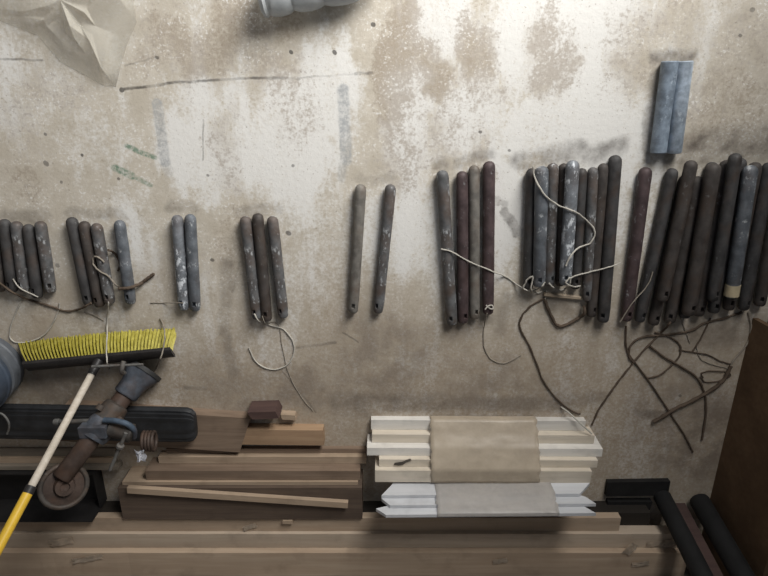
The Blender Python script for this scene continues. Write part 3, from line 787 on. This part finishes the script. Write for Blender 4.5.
# socket on the block
sc0 = bp(.5, 0, .02)
bm = bmesh.new(); tube(bm, [A-dirh*.035, A-dirh*.01, A+dirh*.03], lambda u: .0165-.004*u, 14); build('handle_socket', bm, blk, br_root, 40)
bm = bmesh.new(); tube(bm, [A+dirh*.005, (A+J)/2, J], .0107, 14); o = build('handle', bm, worn, br_root, 40); o['label'] = 'bare worn lower handle'
bm = bmesh.new(); tube(bm, [J, J+(E-J)*.3, E], lambda u: .0132, 14); o = build('handle', bm, yh, br_root, 40); o['label'] = 'yellow upper handle'
bm = bmesh.new(); tube(bm, [J-dirh*.014, J+dirh*.006], .0139, 14); build('handle_collar', bm, blk, o, 40)
tag(br_root, 'yellow bristled push broom leaning back with a pale and yellow handle', 'broom')

# straight cord from the grey weight down over the bristles to the rod
def bz(x, y):
    p = Vector((x, y, 0)); t = (p-bl).dot(ax)/(br-bl).length
    if not 0 < t < 1: return 0
    tipy = tl.lerp(tr, t).y; ry = bl.lerp(br, t).y
    if y > tipy+.01 or y < ry-.03: return 0
    return min(ZB+.034, (tipy+.01-y)/(tipy-ry)*ZB+.012)
EXTRA.append(bz)
cord([(108.5, 302), (107.5, 318), (107, 335), (106.5, 352), (107, 363), (109, 370), (111, 367)], 'cord', 'straight pale cord hanging from a weight over the broom to the rusty stand', .0021, lift=.002)
cord([(160, 318), (164, 328), (164.5, 340), (162, 354), (157, 366), (150, 379)], 'dull', 'dull cord draped over the right end of the broom', .0022, lift=.002)
EXTRA.clear()

# ------------------------------------------------------------------ rusty stand lying across the boards
rust = iron('rusty tube', (.065, .045, .036), .12, rust=(.075, .042, .028), rustamt=.7)
cast = iron('blue grey casting', (.085, .098, .12), .25, rustamt=.3)
cast2 = iron('brown grey casting', (.06, .053, .047), .2, rustamt=.5)
steel = iron('dull steel rod', (.15, .147, .14), .3, rustamt=.3)
z0, z1_ = .05, max(GZ+.06, BUNDLE_TOP+.05)
T0, T1 = PZ(136, 381, .055), PZ(62, 477, .27)
rs_ = empty('pipe_stand', (T0.x, T0.y, 0))
dt = (T1-T0).normalized(); Lt = (T1-T0).length
def along(f, off=(0, 0, 0)): return T0.lerp(T1, f)+Vector(off)
bm = bmesh.new(); lathe(bm, [(-.01, .026), (0, .028), (Lt*.5, .028), (Lt, .028), (Lt+.005, .024)], frame(T0, dt), 24); build('column', bm, rust, rs_, 40)
# flared foot casting with a dark flange
sd_ = dt.cross(Vector((0, 0, 1))).normalized(); un = sd_.cross(dt)
bm = bmesh.new()
fr_ = frame(T0, -dt)
lathe(bm, [(-.055, .034), (-.05, .038), (-.02, .039), (.0, .043), (.025, .054), (.036, .057), (.042, .054), (.042, 0)], fr_, 28)
build('foot_casting', bm, cast, rs_, 40)
bm = bmesh.new(); lathe(bm, [(.034, .045), (.034, .060), (.047, .060), (.047, .045)], fr_, 28); build('flange', bm, plain('dark iron flange', (.03, .03, .03), .6), rs_, 40)
# rod with knuckle across the foot
ra, rb = PZ(92, 366.5, .127), PZ(143, 364.5, .127)
bm = bmesh.new(); tube(bm, [ra, ra.lerp(rb, .5), rb], .0042, 10); rod = build('rod', bm, steel, rs_, 40)
kp = PZ(123, 366, .127)
bm = bmesh.new(); tube(bm, catmull([kp+Vector((.004, .016, .0)), kp+Vector((0, 0, .006)), kp+Vector((-.006, -.02, .002)), kp+Vector((-.010, -.034, -.02))], 5), .0068, 10); build('knuckle', bm, steel, rod, 50)
# middle collar, blue clamp, lever, hooked arm
bm = bmesh.new(); lathe(bm, [(-.035, .03), (-.03, .037), (-.008, .041), (.012, .037), (.028, .041), (.034, .031)], frame(along(.36), dt), 24)
for an in (0.6, 2.4, 4.4):
    p = along(.36)+sd_*(.043*math.cos(an))+un*(.043*math.sin(an)); lathe(bm, [(-.008, .012), (.008, .012)], frame(p, dt), 12)
build('collar', bm, cast2, rs_, 40)
cp = along(.52)
bm = bmesh.new(); lathe(bm, [(-.032, .03), (-.032, .040), (-.02, .044), (.02, .044), (.032, .040), (.032, .03)], frame(cp, dt), 24)
lug = cp+un*.03
box_v = box(bm, lug.x-.05, lug.x+.03, lug.y-.018, lug.y+.018, lug.z-.01, lug.z+.022)
build('clamp', bm, cast, rs_, 35)
lv0, lv1 = PZ(84, 421, lug.z-.02), PZ(57, 422, lug.z-.05)
bm = bmesh.new(); tube(bm, [lv0+Vector((.02, 0, 0)), lv0, lv1], lambda u: .0075-.001*u, 10)
lathe(bm, [(-.009, .009), (-.006, .0105), (.006, .0105), (.009, .009)], frame(lv1, (1, .05, 0)), 12); build('lever', bm, steel, rs_, 40)
zz = lug.z
bm = bmesh.new(); tube(bm, catmull([PZ(104, 420, zz), PZ(116, 421, zz+.004), PZ(127, 424, zz+.004), PZ(134, 430, zz-.004), PZ(134, 437, zz-.02)], 6), .0085, 10); build('hooked_arm', bm, iron('worn blue arm', (.07, .10, .14), .25, rustamt=.3), rs_, 50)
bm = bmesh.new(); g0, g1 = PZ(108, 428, zz-.01), PZ(134, 434, zz-.015)
lathe(bm, [(0, .02), (.004, .025), (.05, .025), (.055, .029), (.072, .029), (.076, .022)], frame(g0, g1-g0), 20); build('barrel', bm, cast2, rs_, 40)
bm = bmesh.new(); r0, r1 = PZ(126, 433, zz+.012), PZ(110, 470, zz+.012)
tube(bm, [r0, r0.lerp(r1, .5), r1], .0055, 10)
q = r0.lerp(r1, .35); lathe(bm, [(-.008, .008), (-.004, .012), (.004, .012), (.008, .008)], frame(q, r1-r0), 12); build('side_rod', bm, steel, rs_, 40)
# round coil at the right of the clamp
cc = PZ(149, 441, zz-.02)
bm = bmesh.new()
for k in range(4):
    tube(bm, [cc+Vector((.010*(k-1.5), .0, 0))+Vector((.004*math.sin(2*math.pi*s/24), .027*math.cos(2*math.pi*s/24), .027*math.sin(2*math.pi*s/24))) for s in range(25)], .0058, 8, False)
build('coil', bm, rust, rs_, 60)
# wheel at the raised end
wd = (ray(64, 486)*-1).normalized(); wd = (wd+Vector((.1, -.25, 0))).normalized()
wc = PZ(64, 486, T1.z+.0)
bm = bmesh.new(); R_ = .062
fw = frame(wc, wd)
tube(bm, [fw @ Vector((0, R_*math.cos(2*math.pi*s/40), R_*math.sin(2*math.pi*s/40))) for s in range(41)], .0075, 10, False)
rim = build('wheel_rim', bm, cast2, rs_, 60)
bm = bmesh.new()
lathe(bm, [(-.006, 0), (-.006, .058), (.0, .058), (.004, .035), (.004, .030), (.018, .026), (.02, .014), (.014, .012), (.014, 0)], fw, 32)
build('wheel_disc', bm, rust, rim, 40)
tag(rs_, 'rusty pipe stand with blue-grey clamp and wheel, lying across the lower left', 'pipe stand')
# white scrap caught on it
c = PZ(140.5, 456, zz+.01)
bm = bmesh.new(); n = 7; G = []
for i in range(n):
    row = []
    for j in range(n):
        u, v = i/(n-1)-.5, j/(n-1)-.5
        k = 1+.7*noise.noise(Vector((u*3.2, v*3.2, 4)))
        row.append(bm.verts.new((c.x+u*.028*k, c.y+v*.042*k, c.z+.012*noise.noise(Vector((u*4, v*4, 8))))))
    G.append(row)
for i in range(n-1):
    for j in range(n-1): bm.faces.new((G[i][j], G[i+1][j], G[i+1][j+1], G[i][j+1]))
bmesh.ops.solidify(bm, geom=bm.faces[:], thickness=.0012)
tag(recentre(build('plastic_scrap', bm, plain('white scrap', (.78, .79, .84), .5, .1), None, 50)), 'small crumpled white plastic scrap beside the rusty stand', 'scrap')

# ------------------------------------------------------------------ blue-grey canister at the left edge
bl_m = plain('blue grey plastic', (.05, .065, .09), .45, .3, 10, spec=.5)
gl_m = plain('grey lid plastic', (.11, .12, .135), .45, .25, 12, spec=.5)
bc = PZ(-10, 364)
ro = empty('canister', (bc.x, bc.y, 0))
V = Matrix.Translation((bc.x, bc.y, 0)) @ Matrix.Rotation(-math.pi/2, 4, 'Y')
bm = bmesh.new(); lathe(bm, [(0, 0), (0, .105), (.006, .113), (.03, .116), (.034, .112), (.040, .112), (.044, .117), (.068, .118), (.074, .11), (.074, 0)], V, 48); build('lower_body', bm, gl_m, ro, 40)
bm = bmesh.new(); lathe(bm, [(.074, 0), (.074, .106), (.082, .112), (.086, .121), (.100, .123), (.104, .119), (.150, .120), (.154, .124), (.164, .124), (.17, .118), (.172, .10), (.172, 0)], V, 48); build('upper_body', bm, bl_m, ro, 40)
bm = bmesh.new(); lathe(bm, [(.172, .085), (.178, .09), (.19, .088), (.194, .078), (.194, 0)], V, 40); build('lid', bm, bl_m, ro, 40)
tag(ro, 'blue-grey ribbed canister cut off by the left edge beside the broom', 'canister')
bm = bmesh.new(); zr = BUNDLE_TOP+.012
tube(bm, catmull([PZ(-8, 412, zr), PZ(2, 414, zr), PZ(8, 421, zr), PZ(9, 428, zr), PZ(7, 434, zr)], 6), .0035, 8)
tag(recentre(build('wire_hook', bm, steel, None, 50)), 'thin curved wire lying on the black bundle at the left edge', 'wire')

# ------------------------------------------------------------------ dark things in the lower right corner
pm = wood('brown panel board', (.115, .070, .040), (.15, .095, .055), 14)
Xp = 1.165
bm = bmesh.new(); ya, yb = PZ(752, 318).y, WY+.012
prism(bm, [(Xp, ya, 0), (Xp+.018, ya, 0), (Xp+.045, ya, .285), (Xp+.027, ya, .285)], (0, yb-ya, 0)); bevel(bm, .0015, 1)
tag(recentre(build('plywood_sheet', bm, pm)), 'brown wooden panel standing on its long edge by the right wall', 'plywood sheet')
bkp = plain('black pipe', (.010, .010, .0105), .8, .3, spec=.4)
g = 'black pipes leaning in the corner'
def leaner(px, py, r, lean, top, mat, label, nm, cat, gr=None):
    p = PZ(px, py, 0); q = Vector((p.x+lean, WY+r+.004, top)); d = (q-p).normalized()
    bm = bmesh.new(); L = (q-p).length
    lathe(bm, [(0, 0), (0, r*.9), (.006, r), (L-.006, r), (L, r*.9), (L, 0)], frame(p+Vector((0, 0, r*.35)), d), 24)
    return tag(recentre(build(nm, bm, mat, None, 40)), label, cat, gr)
leaner(660, 493, .030, .02, 1.0, bkp, 'black pipe leaning in the corner next to the long brown boards', 'pipe', 'pipe', g)
leaner(697, 497, .034, .02, .9, bkp, 'thicker black pipe leaning in the corner beside the brown panel', 'pipe', 'pipe', g)
p = PZ(680, 503, 0)
bm = bmesh.new(); prism(bm, [(p.x-.024, p.y, 0), (p.x+.018, p.y, 0), (p.x+.018, p.y-.02, 0), (p.x-.024, p.y-.02, 0)], (.02, WY+.03-p.y, .7)); bevel(bm, .002, 1)
tag(recentre(build('wooden_lath', bm, MW['red'])), 'dark reddish lath leaning between the two black pipes', 'lath')
bks = plain('black board', (.012, .0115, .0115), .7, .3, spec=.3)
floor_board('board_offcut', (606, 479), (668, 478), 482, 496, bks, 'upper of two flat black offcuts on the floor past the white timber end', 'board', group='black offcuts past the white timber')
floor_board('board_offcut', (606, 498), (650, 498), 502, 510, bks, 'lower of two flat black offcuts on the floor past the white timber end', 'board', group='black offcuts past the white timber')

# ------------------------------------------------------------------ plastic bag, top left
bm = bmesh.new()
outl = [(-20, 14), (8, 24), (24, 30), (38, 36), (60, 62), (86, 76), (104, 86), (116, 87), (121, 66), (127, 45), (137, 22), (134, 2), (136, -24), (60, -40), (-20, -36)]
# broad angular folds: a fan of coarse rings with creased heights
cx, cy = 70, 2
op = catmull([Vector((x, y, 0)) for x, y in outl+[outl[0]]], 1)[:-1]
NR = 4; rings = []; n = len(op); rb = random.Random(11)
for i in range(1, NR+1):
    t = i/NR; rg = []
    for k, p in enumerate(op):
        jx, jy = (rb.uniform(-5, 5), rb.uniform(-5, 5)) if i < NR else (0, 0)
        z = .002+(1-t)**.6*(.028+.040*rb.random()) if i < NR else .0015
        rg.append(bm.verts.new(PZ(cx+(p.x-cx)*t+jx, cy+(p.y-cy)*t+jy, z)))
    rings.append(rg)
w = PZ(cx, cy, 0); cv = bm.verts.new((w.x, w.y, .05))
for k in range(n): bm.faces.new((cv, rings[0][k], rings[0][(k+1) % n]))
for a_, b_ in zip(rings, rings[1:]):
    for k in range(n):
        q = (a_[k], b_[k], b_[(k+1) % n], a_[(k+1) % n])
        if rb.random() < .5: bm.faces.new((q[0], q[1], q[2])); bm.faces.new((q[0], q[2], q[3]))
        else: bm.faces.new((q[0], q[1], q[3])); bm.faces.new((q[1], q[2], q[3]))
bag = recentre(build('plastic_bag', bm, film('clear polythene', (.70, .67, .59), .27, .06, 1.0), None, 24))
so = bag.modifiers.new('thickness', 'SOLIDIFY'); so.thickness = .0003
tag(bag, 'crumpled clear plastic bag lying on the floor at top left', 'plastic bag')

# ------------------------------------------------------------------ ribbed plastic bottle, top edge
bt = film('grey translucent plastic', (.40, .42, .43), .72, .3, .5)
rB = .046
p0, p1 = PZ(259, 0, rB), PZ(350, -14, rB)
d = p1-p0; L = d.length
prof = [(0, 0), (.002, rB*.7), (.006, rB*.88), (.014, rB*.97)]
edges = [.02, .085, .165, .26]
for a_, b_ in zip(edges, edges[1:]):
    for k in range(7):
        u = k/6; prof.append((a_+(b_-a_)*u*.97+.001, rB*(.84+.17*math.sin(math.pi*min(1, u))**.5 - .04*u)))
    rB *= .955
prof += [(.268, rB*.7), (.285, rB*.4), (.31, rB*.38), (.312, 0)]
bm = bmesh.new(); lathe(bm, prof, frame(p0, d), 40)
o = recentre(build('plastic_bottle', bm, bt, None, 30))
o.location.z = .0
tag(o, 'ribbed grey plastic bottle lying at the top edge of the photo', 'bottle')

# ------------------------------------------------------------------ light: an open doorway behind the photographer
def area(name, loc, target, sx, sy, power, col, spread=180):
    l = bpy.data.lights.new(name, 'AREA'); l.shape = 'RECTANGLE'; l.size = sx; l.size_y = sy; l.energy = power; l.color = col; l.spread = R(spread)
    o = bpy.data.objects.new(name, l); COL.objects.link(o); o.location = loc
    o.rotation_euler = (Vector(target)-Vector(loc)).to_track_quat('-Z', 'Y').to_euler()
    return o
area('doorway_daylight', (1.42, 1.7, 1.42), (.05, -.1, 0), 1.8, 1.7, 100, (1, .98, .945), 125)
w = bpy.data.worlds.new('world'); S.world = w; w.use_nodes = True
w.node_tree.nodes['Background'].inputs[0].default_value = (.75, .85, 1, 1)
w.node_tree.nodes['Background'].inputs[1].default_value = .18
S.view_settings.view_transform = 'Standard'; S.view_settings.look = 'None'
S.view_settings.gamma = 1; S.view_settings.use_curve_mapping = False
S.view_settings.exposure = 0.0
